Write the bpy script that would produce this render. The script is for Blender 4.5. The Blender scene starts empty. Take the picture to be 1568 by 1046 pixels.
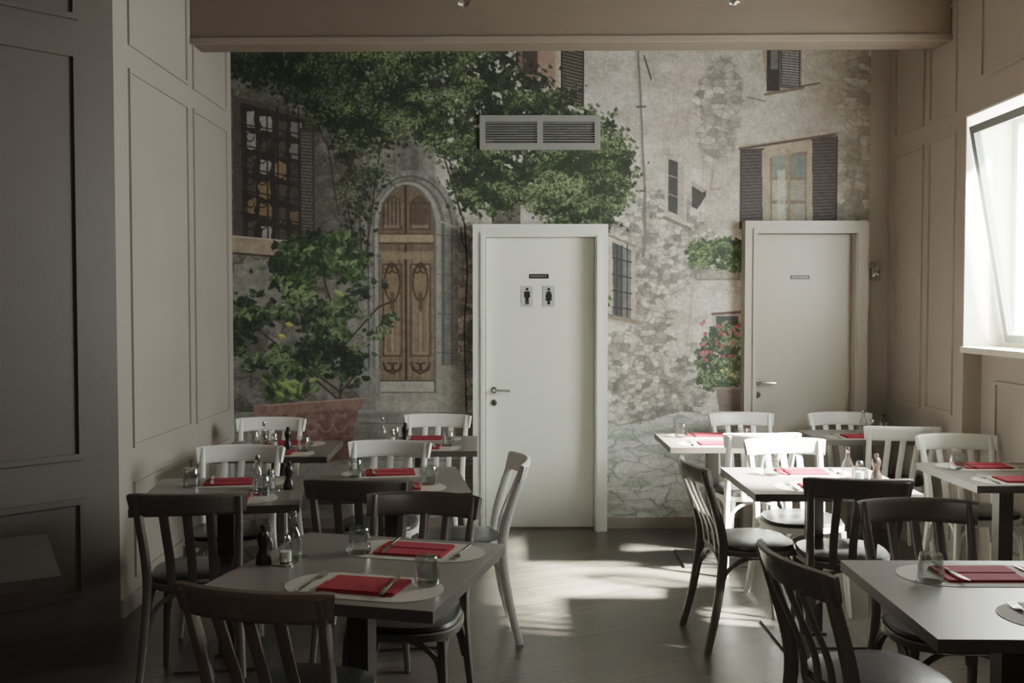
import bpy, math, random
import numpy as np
from mathutils import Vector, Matrix
random.seed(5)
rng = np.random.default_rng(11)
scene = bpy.context.scene
COL = scene.collection

# ------------------------------------------------------------------ materials
def s2l(c):
    return tuple(((x/12.92) if x <= 0.04045 else ((x+0.055)/1.055)**2.4) for x in c)
def rgb(r, g, b):
    return s2l((r/255., g/255., b/255.)) + (1.0,)

def mat(name, col, rough=0.5, metal=0.0, noise=0.0, nscale=8.0, bump=0.0, bscale=60.0, spec=0.5,
        trans=0.0, coat=0.0, stretch=None):
    m = bpy.data.materials.new(name); m.use_nodes = True
    nt = m.node_tree; b = nt.nodes['Principled BSDF']
    b.inputs['Base Color'].default_value = col
    b.inputs['Roughness'].default_value = rough
    b.inputs['Metallic'].default_value = metal
    b.inputs['Specular IOR Level'].default_value = spec
    b.inputs['Transmission Weight'].default_value = trans
    b.inputs['Coat Weight'].default_value = coat
    tc = nt.nodes.new('ShaderNodeTexCoord')
    mp = nt.nodes.new('ShaderNodeMapping')
    nt.links.new(tc.outputs['Object'], mp.inputs['Vector'])
    if stretch: mp.inputs['Scale'].default_value = stretch
    if noise > 0:
        n = nt.nodes.new('ShaderNodeTexNoise'); n.inputs['Scale'].default_value = nscale
        n.inputs['Detail'].default_value = 5
        nt.links.new(mp.outputs[0], n.inputs['Vector'])
        mx = nt.nodes.new('ShaderNodeMix'); mx.data_type = 'RGBA'
        mx.inputs[6].default_value = tuple(c*(1-noise) for c in col[:3])+(1,)
        mx.inputs[7].default_value = tuple(min(1, c*(1+noise)) for c in col[:3])+(1,)
        nt.links.new(n.outputs['Fac'], mx.inputs[0])
        nt.links.new(mx.outputs[2], b.inputs['Base Color'])
    if bump > 0:
        n2 = nt.nodes.new('ShaderNodeTexNoise'); n2.inputs['Scale'].default_value = bscale
        n2.inputs['Detail'].default_value = 3
        nt.links.new(mp.outputs[0], n2.inputs['Vector'])
        bp = nt.nodes.new('ShaderNodeBump'); bp.inputs['Strength'].default_value = bump
        bp.inputs['Distance'].default_value = 0.01
        nt.links.new(n2.outputs['Fac'], bp.inputs['Height'])
        nt.links.new(bp.outputs[0], b.inputs['Normal'])
    return m

M_wall = mat('taupe_wall_paint', rgb(156,147,137), 0.5, noise=0.05, nscale=3, bump=0.06, bscale=150)
M_wallA = mat('taupe_shaded_paint', rgb(84,76,69), 0.5, noise=0.05, nscale=3, bump=0.06, bscale=150)  # same taupe as M_wall, with the dim light on this wall put into the colour
M_beam = mat('beam_paint', rgb(112,99,86), 0.6, noise=0.05, nscale=3, bump=0.05)
M_reveal = mat('white_plaster', rgb(226,220,208), 0.7, noise=0.03, bump=0.05)
M_ceil = mat('ceiling_paint', rgb(165,156,145), 0.8, noise=0.03)
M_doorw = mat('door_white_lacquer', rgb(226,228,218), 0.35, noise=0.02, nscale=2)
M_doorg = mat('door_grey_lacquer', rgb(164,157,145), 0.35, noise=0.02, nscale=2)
M_chrome = mat('chrome', rgb(200,198,192), 0.18, 1.0)
M_steel = mat('cutlery_steel', rgb(210,208,204), 0.15, 1.0)
M_vent = mat('vent_metal', rgb(150,150,144), 0.45, 0.3)
M_black = mat('black_plastic', rgb(26,25,24), 0.4)
M_ventd = mat('vent_dark', rgb(60,60,58), 0.6)
M_top = mat('table_laminate', rgb(110,102,97), 0.36, noise=0.08, nscale=6, spec=0.5)
M_topD = mat('table_laminate_dark', rgb(66,60,56), 0.4, noise=0.08, nscale=6)
M_topE = mat('table_edge', rgb(72,65,60), 0.45)
M_leg = mat('table_leg_metal', rgb(82,78,74), 0.4, 0.4)
M_chw = mat('chair_white_lacquer', rgb(228,226,218), 0.32, noise=0.02)
M_chd = mat('chair_dark_lacquer', rgb(104,97,91), 0.27, noise=0.1, nscale=12)
M_chb = mat('chair_brown_lacquer', rgb(106,93,85), 0.27, noise=0.12, nscale=12)
M_seat = mat('seat_black_vinyl', rgb(50,49,48), 0.28, bump=0.1, bscale=250)
M_red = mat('napkin_red', rgb(136,24,38), 0.85, noise=0.12, nscale=30, bump=0.3, bscale=400)
M_mat = mat('placemat_paper', rgb(162,154,143), 0.8, noise=0.03, nscale=20)
M_alu = mat('window_frame_grey', rgb(120,124,120), 0.4, 0.2)
M_red2 = mat('pepper_dark', rgb(32,22,18), 0.3)
M_oil = mat('salt_white', rgb(225,222,215), 0.7)
M_base = mat('baseboard_paint', rgb(130,119,107), 0.5)

def glass_mat():
    m = bpy.data.materials.new('clear_glass'); m.use_nodes = True
    nt = m.node_tree; nt.nodes.clear()
    o = nt.nodes.new('ShaderNodeOutputMaterial')
    t = nt.nodes.new('ShaderNodeBsdfTransparent'); t.inputs[0].default_value = (0.9, 0.92, 0.91, 1)
    g = nt.nodes.new('ShaderNodeBsdfGlossy'); g.inputs['Roughness'].default_value = 0.05
    fr = nt.nodes.new('ShaderNodeLayerWeight'); fr.inputs['Blend'].default_value = 0.35
    mr = nt.nodes.new('ShaderNodeMapRange'); mr.inputs['To Min'].default_value = 0.08; mr.inputs['To Max'].default_value = 0.75
    nt.links.new(fr.outputs['Facing'], mr.inputs['Value'])
    mx = nt.nodes.new('ShaderNodeMixShader')
    nt.links.new(mr.outputs[0], mx.inputs[0]); nt.links.new(t.outputs[0], mx.inputs[1]); nt.links.new(g.outputs[0], mx.inputs[2])
    nt.links.new(mx.outputs[0], o.inputs[0])
    return m
M_glass = glass_mat()
def pane_mat():
    m = bpy.data.materials.new('window_glass'); m.use_nodes = True
    nt = m.node_tree; nt.nodes.clear()
    o = nt.nodes.new('ShaderNodeOutputMaterial')
    t = nt.nodes.new('ShaderNodeBsdfTransparent'); t.inputs[0].default_value = (0.93, 0.96, 0.95, 1)
    g = nt.nodes.new('ShaderNodeBsdfGlossy'); g.inputs['Roughness'].default_value = 0.02
    mx = nt.nodes.new('ShaderNodeMixShader'); mx.inputs[0].default_value = 0.07
    nt.links.new(t.outputs[0], mx.inputs[1]); nt.links.new(g.outputs[0], mx.inputs[2])
    nt.links.new(mx.outputs[0], o.inputs[0])
    return m
M_pane = pane_mat()

def floor_mat():
    m = bpy.data.materials.new('floor_dark_oak'); m.use_nodes = True
    nt = m.node_tree; b = nt.nodes['Principled BSDF']
    tc = nt.nodes.new('ShaderNodeTexCoord')
    mp = nt.nodes.new('ShaderNodeMapping'); mp.inputs['Rotation'].default_value = (0, 0, math.radians(-28))
    nt.links.new(tc.outputs['Object'], mp.inputs['Vector'])
    br = nt.nodes.new('ShaderNodeTexBrick'); br.offset = 0.37
    br.inputs['Color1'].default_value = rgb(88,81,74); br.inputs['Color2'].default_value = rgb(76,70,65)
    br.inputs['Mortar'].default_value = rgb(50,46,42)
    br.inputs['Scale'].default_value = 1.0; br.inputs['Mortar Size'].default_value = 0.0022
    br.inputs['Brick Width'].default_value = 1.3; br.inputs['Row Height'].default_value = 0.14
    nt.links.new(mp.outputs[0], br.inputs['Vector'])
    mp2 = nt.nodes.new('ShaderNodeMapping'); mp2.inputs['Scale'].default_value = (1.5, 22, 1)
    nt.links.new(mp.outputs[0], mp2.inputs['Vector'])
    n = nt.nodes.new('ShaderNodeTexNoise'); n.inputs['Scale'].default_value = 2.2; n.inputs['Detail'].default_value = 6
    n.inputs['Distortion'].default_value = 1.2
    nt.links.new(mp2.outputs[0], n.inputs['Vector'])
    cr = nt.nodes.new('ShaderNodeValToRGB')
    cr.color_ramp.elements[0].position = 0.3; cr.color_ramp.elements[0].color = (0.66, 0.65, 0.64, 1)
    cr.color_ramp.elements[1].position = 0.7; cr.color_ramp.elements[1].color = (1.15, 1.13, 1.1, 1)
    nt.links.new(n.outputs['Fac'], cr.inputs[0])
    mx = nt.nodes.new('ShaderNodeMix'); mx.data_type = 'RGBA'; mx.blend_type = 'MULTIPLY'; mx.inputs[0].default_value = 0.9
    nt.links.new(br.outputs['Color'], mx.inputs[6]); nt.links.new(cr.outputs[0], mx.inputs[7])
    nt.links.new(mx.outputs[2], b.inputs['Base Color'])
    b.inputs['Roughness'].default_value = 0.29
    b.inputs['Specular IOR Level'].default_value = 0.55
    bp = nt.nodes.new('ShaderNodeBump'); bp.inputs['Strength'].default_value = 0.15; bp.inputs['Distance'].default_value = 0.01
    nt.links.new(n.outputs['Fac'], bp.inputs['Height']); nt.links.new(bp.outputs[0], b.inputs['Normal'])
    return m
M_floor = floor_mat()

# ------------------------------------------------------------------ mesh builder
class MB:
    def __init__(s): s.v = []; s.f = []; s.m = []
    def add(s, verts, faces, mi=0):
        o = len(s.v); s.v += [tuple(v) for v in verts]
        for f in faces: s.f.append(tuple(i+o for i in f)); s.m.append(mi)
    def box(s, a, b, mi=0, M=None):
        x0,y0,z0 = a; x1,y1,z1 = b
        vs = [Vector(p) for p in [(x0,y0,z0),(x1,y0,z0),(x1,y1,z0),(x0,y1,z0),(x0,y0,z1),(x1,y0,z1),(x1,y1,z1),(x0,y1,z1)]]
        if M is not None: vs = [M @ v for v in vs]
        s.add(vs, [(0,3,2,1),(4,5,6,7),(0,1,5,4),(1,2,6,5),(2,3,7,6),(3,0,4,7)], mi)
    def loft(s, rings, mi=0, cap=True):
        n = len(rings[0]); vs = [p for r in rings for p in r]; fs = []
        for i in range(len(rings)-1):
            for j in range(n):
                k = (j+1) % n
                fs.append((i*n+j, i*n+k, (i+1)*n+k, (i+1)*n+j))
        if cap:
            fs.append(tuple(range(n-1, -1, -1))); fs.append(tuple((len(rings)-1)*n+j for j in range(n)))
        s.add(vs, fs, mi)
    def sweep(s, pts, ha, hb, ref, mi=0, n=10, p=2.6):
        pts = [Vector(q) for q in pts]; N = len(pts); rings = []
        for i, q in enumerate(pts):
            t = (pts[min(i+1, N-1)]-pts[max(i-1, 0)]).normalized()
            r = Vector(ref); a = (r - t*r.dot(t)).normalized(); b = t.cross(a)
            A = ha[i] if isinstance(ha, (list, tuple)) else ha
            B = hb[i] if isinstance(hb, (list, tuple)) else hb
            ring = []
            for j in range(n):
                th = 2*math.pi*(j+0.5)/n; c, d = math.cos(th), math.sin(th)
                ring.append(q + a*A*math.copysign(abs(c)**(2/p), c) + b*B*math.copysign(abs(d)**(2/p), d))
            rings.append(ring)
        s.loft(rings, mi)
    def lathe(s, prof, mi=0, n=20, o=(0,0,0)):
        rings = [[Vector((o[0]+r*math.cos(2*math.pi*j/n), o[1]+r*math.sin(2*math.pi*j/n), o[2]+z)) for j in range(n)] for r, z in prof]
        s.loft(rings, mi)
    def prism(s, poly, z0, z1, mi=0, M=None):
        n = len(poly)
        vs = [Vector((x,y,z0)) for x,y in poly]+[Vector((x,y,z1)) for x,y in poly]
        if M is not None: vs = [M @ v for v in vs]
        fs = [tuple(range(n-1,-1,-1)), tuple(range(n, 2*n))]+[(i, (i+1)%n, n+(i+1)%n, n+i) for i in range(n)]
        s.add(vs, fs, mi)
    def mesh(s, name, mats, smooth=True, ang=35):
        me = bpy.data.meshes.new(name); me.from_pydata(s.v, [], s.f)
        for m in mats: me.materials.append(m)
        me.polygons.foreach_set('material_index', s.m)
        if smooth:
            me.polygons.foreach_set('use_smooth', [True]*len(s.f)); me.set_sharp_from_angle(angle=math.radians(ang))
        me.update(); return me
    def obj(s, name, mats, loc=(0,0,0), rot=0, bevel=0, **k):
        return place(name, s.mesh(name, mats, **k), loc, rot, bevel)
def place(name, me, loc=(0,0,0), rot=0, bevel=0, parent=None):
    o = bpy.data.objects.new(name, me); COL.objects.link(o)
    o.location = loc; o.rotation_euler = (0, 0, rot)
    if bevel:
        b = o.modifiers.new('bevel', 'BEVEL'); b.width = bevel; b.segments = 2; b.limit_method = 'ANGLE'
    if parent: o.parent = parent
    return o

# ------------------------------------------------------------------ room
YB = 6.94; XL = -1.975; XR = 2.66; ZC = 3.6; HC = 1.57
W0, W1, WZ0, WZ1 = 3.8, 5.77, 1.34, 2.69      # window opening (y range, z range)

b = MB(); b.box((-4.2,-2.6,-0.1), (3.1,YB+0.2,0)); b.obj('floor', [M_floor], smooth=False)
b = MB(); b.box((-4.2,-2.6,ZC), (3.1,YB+0.2,ZC+0.1)); b.obj('ceiling', [M_ceil], smooth=False)
b = MB(); b.box((XL-0.2,YB,0), (XR+0.35,YB+0.2,ZC)); b.obj('wall_back', [M_wall], smooth=False)
b = MB(); b.prism([(XL,YB),(XL-0.2,YB),(XL-0.2,4.98),(-4.0,2.97-0.03),(-4.0,2.87),(XL,4.895)], 0, ZC)
b.obj('wall_left', [M_wall], smooth=False)
b = MB(); b.prism([(XL-0.002,4.893),(-4.0,2.868),(-4.0,2.858),(XL+0.004,4.886)], 0, ZC)
b.obj('wall_diagonal', [M_wallA], smooth=False)
b = MB(); b.box((-4.1,-2.6,0), (-4.0,2.95,ZC)); b.obj('wall_side', [M_wallA], smooth=False)
b = MB(); b.box((-4.1,-2.6,0), (3.1,-2.5,ZC)); b.obj('wall_front', [M_wall], smooth=False)
b = MB()
b.box((XR,-2.6,0), (XR+0.35,W0,ZC)); b.box((XR,W1,0), (XR+0.35,YB,ZC))
b.box((XR,W0,WZ1), (XR+0.35,W1,ZC)); b.box((XR+0.11,W0,0), (XR+0.35,W1,WZ0-0.035))
b.obj('wall_right', [M_wall], smooth=False)
b = MB()
b.box((XR-0.004,W1-0.012,WZ0), (XR+0.35,W1,WZ1-0.012)); b.box((XR-0.004,W0,WZ0), (XR+0.35,W0+0.012,WZ1-0.012))
b.box((XR-0.004,W0,WZ1-0.012), (XR+0.35,W1,WZ1)); b.box((XR-0.02,W0,WZ0-0.035), (XR+0.35,W1,WZ0))
b.obj('window_sill', [M_reveal], smooth=False)
# beam
b = MB(); b.prism([(XL,6.07),(XR,5.98),(XR,6.22),(XL,6.29)], 3.19, ZC-0.001); b.obj('ceiling_beam', [M_beam], smooth=False, bevel=0.006)
b = MB(); b.prism([(XL,6.06),(XR,5.97),(XR,5.99),(XL,6.08)], 3.185, 3.22); b.obj('trim_beam', [M_base], smooth=False)

# mouldings
def frame(b, O, U, N, u0, u1, z0, z1, w=0.02, t=0.012):
    O = Vector(O); U = Vector(U).normalized(); N = Vector(N).normalized()
    R = Matrix((( U.x, N.x, 0, O.x), (U.y, N.y, 0, O.y), (0,0,1,0), (0,0,0,1)))
    for (a, c, d, e) in [(u0,u1,z0,z0+w),(u0,u1,z1-w,z1),(u0,u0+w,z0+w,z1-w),(u1-w,u1,z0+w,z1-w)]:
        b.box((a,-0.001,d), (c,t,e), 0, R)
b = MB()
for (u0,u1) in [(5.08,6.0),(6.1,6.82)]:
    frame(b, (XL,0,0), (0,1,0), (1,0,0), u0, u1, 0.84, 2.8)
    frame(b, (XL,0,0), (0,1,0), (1,0,0), u0, u1, 0.16, 0.66)
    frame(b, (XL,0,0), (0,1,0), (1,0,0), u0, u1, 2.92, 3.45)
b.obj('trim_1', [M_wall], smooth=False)
b = MB()
d = Vector((-1,-1,0)).normalized(); nrm = Vector((1,-1,0)).normalized()
for (u0,u1) in [(0.17,1.05),(1.2,2.3)]:
    frame(b, (XL+0.003,4.888,0), d, nrm, u0, u1, 0.83, 2.8, .03, .018)
    frame(b, (XL+0.003,4.888,0), d, nrm, u0, u1, 0.16, 0.64, .03, .018)
    frame(b, (XL+0.003,4.888,0), d, nrm, u0, u1, 2.95, 3.45, .03, .018)
b.obj('trim_2', [M_wallA], smooth=False)
b = MB()
for (z0,z1) in [(0.16,0.8),(0.92,2.62),(2.74,3.4)]:
    frame(b, (XR,0,0), (0,1,0), (-1,0,0), 5.9, 6.28, z0, z1)
    frame(b, (XR,0,0), (0,1,0), (-1,0,0), 6.36, 6.84, z0, z1)
frame(b, (XR,0,0), (0,1,0), (-1,0,0), 3.85, 5.6, 2.86, 3.4)
frame(b, (XR+0.11,0,0), (0,1,0), (-1,0,0), 4.85, 5.6, 0.2, 1.15)
frame(b, (XR+0.11,0,0), (0,1,0), (-1,0,0), 3.9, 4.75, 0.2, 1.15)
b.obj('trim_3', [M_wall], smooth=False)
b = MB(); b.box((XL,YB-0.02,0), (XR,YB-0.004,0.075)); b.obj('baseboard_back', [M_base], smooth=False)
b = MB(); b.box((XL,4.9,0), (XL+0.014,YB-0.02,0.09)); b.obj('baseboard_left', [M_wall], smooth=False)
b = MB(); b.box((XR-0.014,W1,0), (XR,YB-0.02,0.09)); b.obj('baseboard_right', [M_wall], smooth=False)

# window: fixed frame + sash tilted inwards at the top
b = MB(); xf = XR+0.27
for (y0,y1,z0,z1) in [(W0+.06,W1-.06,WZ0,WZ0+0.05),(W0+.06,W1-.06,WZ1-0.06,WZ1-0.012),(W1-0.06,W1-0.012,WZ0,WZ1-0.012),(W0+0.012,W0+0.06,WZ0,WZ1-0.012)]:
    b.box((xf,y0,z0), (xf+0.05,y1,z1))
b.obj('window_frame', [M_reveal], smooth=False)
root = bpy.data.objects.new('window_1', None); COL.objects.link(root); root.location = (xf-0.03, 0, WZ0+0.03)
root.rotation_euler = (0, -math.radians(10.5), 0)
H = WZ1-WZ0-0.08
b = MB(); ya, yb = W0+0.05, W1-0.05
for (y0,y1,z0,z1) in [(ya+.045,yb-.045,0,0.045),(ya+.045,yb-.045,H-0.045,H),(ya,ya+0.045,0,H),(yb-0.045,yb,0,H)]:
    b.box((-0.02,y0,z0), (0.02,y1,z1))
place('sash', b.mesh('sash', [M_alu], smooth=False), parent=root)
b = MB(); b.box((-0.004,ya+0.045,0.045), (0.004,yb-0.045,H-0.045)); place('pane', b.mesh('pane', [M_pane], smooth=False), parent=root)

# ------------------------------------------------------------------ mural (printed wallpaper, painted into a vertex colour layer)
S = 1.25
cx0, cx1, cy0, cy1 = 357.0, 1328.0, 34.0, 808.0
NX = int((cx1-cx0)*S)+1; NY = int((cy1-cy0)*S)+1
gx = np.linspace(cx0, cx1, NX); gy = np.linspace(cy0, cy1, NY)
GX, GY = np.meshgrid(gx, gy)
img = np.zeros((NY, NX, 3))
def C(r,g,b): return np.array([r,g,b])/255.
def win(x0,y0,x1,y1):
    i0 = max(0,int((y0-cy0)*S)-1); i1 = min(NY,int((y1-cy0)*S)+3); j0 = max(0,int((x0-cx0)*S)-1); j1 = min(NX,int((x1-cx0)*S)+3)
    return slice(i0,max(i0,i1)), slice(j0,max(j0,j1))
def vnoise(sx, sy=None, octv=4, seed=0, fall=.55):
    sy = sy or sx; r = np.random.default_rng(seed); out = np.zeros((NY,NX)); amp = 1; tot = 0
    for o in range(octv):
        fx = (gx-cx0)/(sx/2**o); fy = (gy-cy0)/(sy/2**o)
        nx = int(fx.max())+3; ny = int(fy.max())+3
        g = r.random((ny,nx)); ix = fx.astype(int); iy = fy.astype(int); u = fx-ix; v = fy-iy
        u = u*u*(3-2*u); v = (v*v*(3-2*v))[:,None]
        R = g[:,ix]*(1-u)+g[:,ix+1]*u
        out += amp*(R[iy]*(1-v)+R[iy+1]*v); tot += amp; amp *= fall
    return out/tot
def voro(sx, sy, seed=0, warp=6):
    r = np.random.default_rng(seed)
    wx = GX+warp*(vnoise(25,25,2,seed+1)-.5)*2; wy = GY+warp*(vnoise(25,25,2,seed+2)-.5)*2
    fx = (wx-cx0)/sx+2; fy = (wy-cy0)/sy+2
    nx = int(fx.max())+5; ny = int(fy.max())+5
    jx = r.random((ny,nx))*.8+.1; jy = r.random((ny,nx))*.8+.1; cid = r.random((ny,nx))
    ix = np.clip(fx.astype(int),1,nx-2); iy = np.clip(fy.astype(int),1,ny-2)
    d1 = np.full((NY,NX),9.); d2 = d1.copy(); c = np.zeros((NY,NX))
    for dy in (-1,0,1):
        for dx in (-1,0,1):
            a = iy+dy; bb = ix+dx
            d = np.hypot(bb+jx[a,bb]-fx, a+jy[a,bb]-fy)
            m = d < d1; d2 = np.where(m, d1, np.minimum(d2,d)); c = np.where(m, cid[a,bb], c); d1 = np.where(m, d, d1)
    return c, np.clip((d2-d1)*4,0,1)
_w = {}
def wobn(seed):
    if seed not in _w: _w[seed] = vnoise(18,18,3,seed)
    return _w[seed]
def polymask(pts, soft=1.2, wob=0, seed=3):
    out = np.zeros((NY,NX)); xs = [p[0] for p in pts]; ys = [p[1] for p in pts]
    sl = win(min(xs)-wob-2,min(ys)-wob-2,max(xs)+wob+2,max(ys)+wob+2)
    x = GX[sl]; y = GY[sl]
    if x.size == 0: return out
    if wob: x = x+wob*(wobn(seed%4)[sl]-.5)*2; y = y+wob*(wobn(seed%4+10)[sl]-.5)*2
    ins = np.zeros(x.shape, bool); n = len(pts)
    for i in range(n):
        xa,ya_ = pts[i]; xb,yb_ = pts[(i+1)%n]
        if ya_ == yb_: continue
        ins ^= ((ya_ > y) != (yb_ > y)) & (x < (xb-xa)*(y-ya_)/(yb_-ya_)+xa)
    out[sl] = ins; return out
def rect(x0,y0,x1,y1):
    return (np.clip(gx-x0+.5,0,1)*np.clip(x1-gx+.5,0,1))[None,:]*(np.clip(gy-y0+.5,0,1)*np.clip(y1-gy+.5,0,1))[:,None]
def blend(m, col, a=1.0):
    r = np.flatnonzero(m.any(1)); c = np.flatnonzero(m.any(0))
    if len(r) == 0 or len(c) == 0: return
    sl = (slice(r[0],r[-1]+1), slice(c[0],c[-1]+1)); mm = (m[sl]*a)[...,None]
    cc = col[sl] if (isinstance(col, np.ndarray) and col.ndim == 3) else col
    img[sl] = img[sl]*(1-mm)+cc*mm
def line(pts, w, col, a=1.0):
    for (p,q) in zip(pts[:-1],pts[1:]):
        sl = win(min(p[0],q[0])-w-1,min(p[1],q[1])-w-1,max(p[0],q[0])+w+1,max(p[1],q[1])+w+1)
        X_ = GX[sl]; Y_ = GY[sl]
        if X_.size == 0: continue
        vx,vy = q[0]-p[0],q[1]-p[1]; L = vx*vx+vy*vy+1e-6
        t = np.clip(((X_-p[0])*vx+(Y_-p[1])*vy)/L,0,1)
        d = np.hypot(X_-p[0]-t*vx, Y_-p[1]-t*vy)
        m = (np.clip(w/2+.5-d,0,1)*a)[...,None]; img[sl] = img[sl]*(1-m)+col*m
def splat(x, y, rx, ry, th, col, a=1.0):
    R = max(rx,ry)+1.5
    sl = win(x-R,y-R,x+R,y+R)
    dx = GX[sl]-x; dy = GY[sl]-y
    if dx.size == 0: return
    c,s_ = math.cos(th),math.sin(th)
    u = (dx*c+dy*s_)/rx; v = (-dx*s_+dy*c)/ry
    d = np.sqrt(u*u+(v*(1+0.5*np.abs(u)))**2)
    m = np.clip((1.05-d)*min(rx,ry)*1.4,0,1)*a
    rib = 1-0.22*(v > 0.1)
    img[sl] = img[sl]*(1-m[...,None])+col*rib[...,None]*m[...,None]
def sample(mask, n, seed, spread):
    r = np.random.default_rng(seed); idx = np.flatnonzero(mask.ravel() > .5); k = r.choice(idx, n)
    return gx[k % NX]+r.normal(0,spread,n), gy[k // NX]+r.normal(0,spread,n)
def foliage(mask, n, size, dark, mid, lite, seed, clump=45, bright=1.0, gap=0.35, spread=4, base=.92, off=.36):
    e = vnoise(14,14,3,seed+50)
    blend(((mask > .5) & (e > gap)).astype(float), dark, base)
    cl = vnoise(clump,clump*.8,4,seed+7); X_, Y_ = sample(mask, n, seed, spread); r = np.random.default_rng(seed+1)
    grad = cl - np.roll(cl, int(9*S), 0)
    for k in range(n):
        i = min(NY-1,max(0,int((Y_[k]-cy0)*S))); j = min(NX-1,max(0,int((X_[k]-cx0)*S)))
        t = np.clip(off+(cl[i,j]-.5)*2.6+grad[i,j]*2.2+r.normal(0,.22)+(k/n-.5)*.4, 0, 1)
        if cl[i,j] < .38 and r.random() < .6: continue
        col = (dark*(1-2*t)+mid*2*t) if t < .5 else (mid*(2-2*t)+lite*(2*t-1))
        s_ = size*(0.55+0.8*r.random())
        splat(X_[k]+.8,Y_[k]+1.4, s_, s_*.6, 0, dark*.8, 0.45)
        splat(X_[k],Y_[k], s_, s_*(0.45+.25*r.random()), r.random()*6.28, col*bright, 0.92)

big = vnoise(220,260,4,1); med = vnoise(60,60,5,2); fine = vnoise(9,9,3,3); micro = vnoise(2.6,2.6,2,4)
streak = vnoise(14,160,4,5); rough = vnoise(30,24,5,6,.75)
# -- base plaster
img[:] = C(196,192,182)
blend(np.clip((big-.45)*4,0,1), C(178,173,161), .8)
blend(np.clip((med-.5)*4,0,1), C(208,204,195), .6)
blend(np.clip((fine-.55)*4,0,1), C(150,144,133), .4)
blend(np.clip((streak-.55)*5,0,1), C(144,139,129), .35)
blend(np.clip((rough-.54)*12,0,1), C(144,138,125), .45)
blend(np.clip((.44-rough)*12,0,1), C(216,213,205), .4)
st = np.exp(-(((GX-1030)/55)**2+((GY-150)/80)**2))*np.clip(med*2.2-.5,0,1); blend(st, C(168,142,126), .8)
st = np.exp(-(((GX-1230)/90)**2+((GY-250)/120)**2))*np.clip(vnoise(70,60,4,77)*2.4-.8,0,1); blend(st, C(144,125,109), .8)
st = np.clip((GX-1150)/170,0,1)*np.clip(vnoise(90,70,4,78)*2-.6,0,1); blend(st, C(120,109,96), .75)
# stones showing through the plaster
cid, ed = voro(17,10,21,7); cid2, ed2 = voro(11,7,25,5)
stone = C(162,157,146)*(.62+.6*cid[...,None])*(.8+.4*fine[...,None])
stone2 = C(164,160,150)*(.62+.6*cid2[...,None])*(.8+.4*fine[...,None])
def stones(m, a=.9, s2=False):
    m = np.clip(m,0,1)
    blend(m, stone2 if s2 else stone, a); e = ed2 if s2 else ed; blend(m*np.clip(1-e*1.5,0,1), C(88,83,75), a*.75)
m1 = np.exp(-(((GX-985)/80)**2+((GY-560)/110)**2)); m2 = np.exp(-(((GX-1100)/40)**2+((GY-170)/90)**2)); m3 = np.exp(-(((GX-1310)/35)**2+((GY-250)/190)**2))
m4 = np.exp(-(((GX-1010)/80)**2+((GY-380)/90)**2)); m5 = np.exp(-(((GX-710)/30)**2+((GY-500)/150)**2)); m6 = np.exp(-(((GX-1010)/90)**2+((GY-590)/60)**2))
pm = vnoise(36,36,5,90,.65)
for m_, th, s2 in ((m1,.46,0),(m2,.5,0),(m3,.42,0),(m4,.54,1),(m5,.46,0),(m6,.38,1)):
    stones((m_*1.3*pm/.5-th)*9, .85, s2)
line([(1076,34),(1078,200),(1068,380),(1048,560),(1046,640)], 2.0, C(140,133,121), .5)
blend(rect(1078,34,1328,350), C(150,139,123), .25)
# shaded street on the left
lm = np.clip((690-GX)/60,0,1); blend(lm, C(96,95,90), .8)
blend(lm*np.clip((med-.42)*4,0,1), C(126,123,114), .7)
blend(np.clip((560-GX)/30,0,1), C(78,75,70), .72)
cidL, edL = voro(26,17,33,9); blend(np.clip((560-GX)/20,0,1)*(GY > 380)*np.clip((cidL-.3)*2,0,1), C(142,138,128), .55)
blend(np.clip((560-GX)/20,0,1)*(1-np.clip(edL*1.6,0,1)), C(52,49,44), .55)
blend(lm*np.clip((streak-.5)*5,0,1), C(68,66,60), .4)
blend(lm*np.clip((rough-.52)*12,0,1), C(60,58,52), .35); blend(lm*np.clip((.45-rough)*12,0,1), C(150,147,137), .3)
blend(polymask([(357,405),(430,395),(470,440),(440,470),(357,470)],wob=6), C(150,147,138), .55)
blend(polymask([(440,455),(560,440),(556,600),(470,600)],wob=8), C(132,129,120), .5)
# ---- shutters
def louv(x0,y0,x1,y1,dark,lite,step=5,skew=0):
    sl = win(x0,min(y0,y0+(x1-x0)*skew),x1,max(y1,y1+(x1-x0)*skew)); m = np.zeros((NY,NX)); m2_ = m.copy()
    y = GY[sl]-(GX[sl]-x0)*skew
    mm = ((GX[sl] > x0)&(GX[sl] < x1)&(y > y0)&(y < y1)).astype(float); m[sl] = mm; m2_[sl] = mm*(np.mod(y-y0,step) < step*.42)
    blend(m, dark); blend(m2_, lite)
    line([(x0,y0),(x1,y0+(x1-x0)*skew),(x1,y1+(x1-x0)*skew),(x0,y1),(x0,y0)], 2.5, dark*.8)
blend(rect(762,34,800,112), C(196,190,182)); blend(rect(790,34,826,125), C(112,92,78)); blend(rect(800,34,822,118), C(60,52,48))
blend(rect(824,34,856,150), C(164,150,134)); blend(polymask([(824,34),(850,34),(850,140),(824,118)]), C(132,92,78), .5)
louv(859,34,892,160,C(46,42,40),C(96,87,78),5,.25)
line([(972,34),(974,90),(978,150),(982,240),(986,300),(985,330),(988,362),(984,392)], 5.5, C(104,101,95)); line([(970.5,34),(972.5,90),(976.5,150),(980.5,240),(984,300)], 1.5, C(172,168,158))
line([(984,90),(995,125)], 2.5, C(66,62,56)) 
for yy in (165,292): blend(rect(972,yy,987,yy+3), C(76,72,66))
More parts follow.
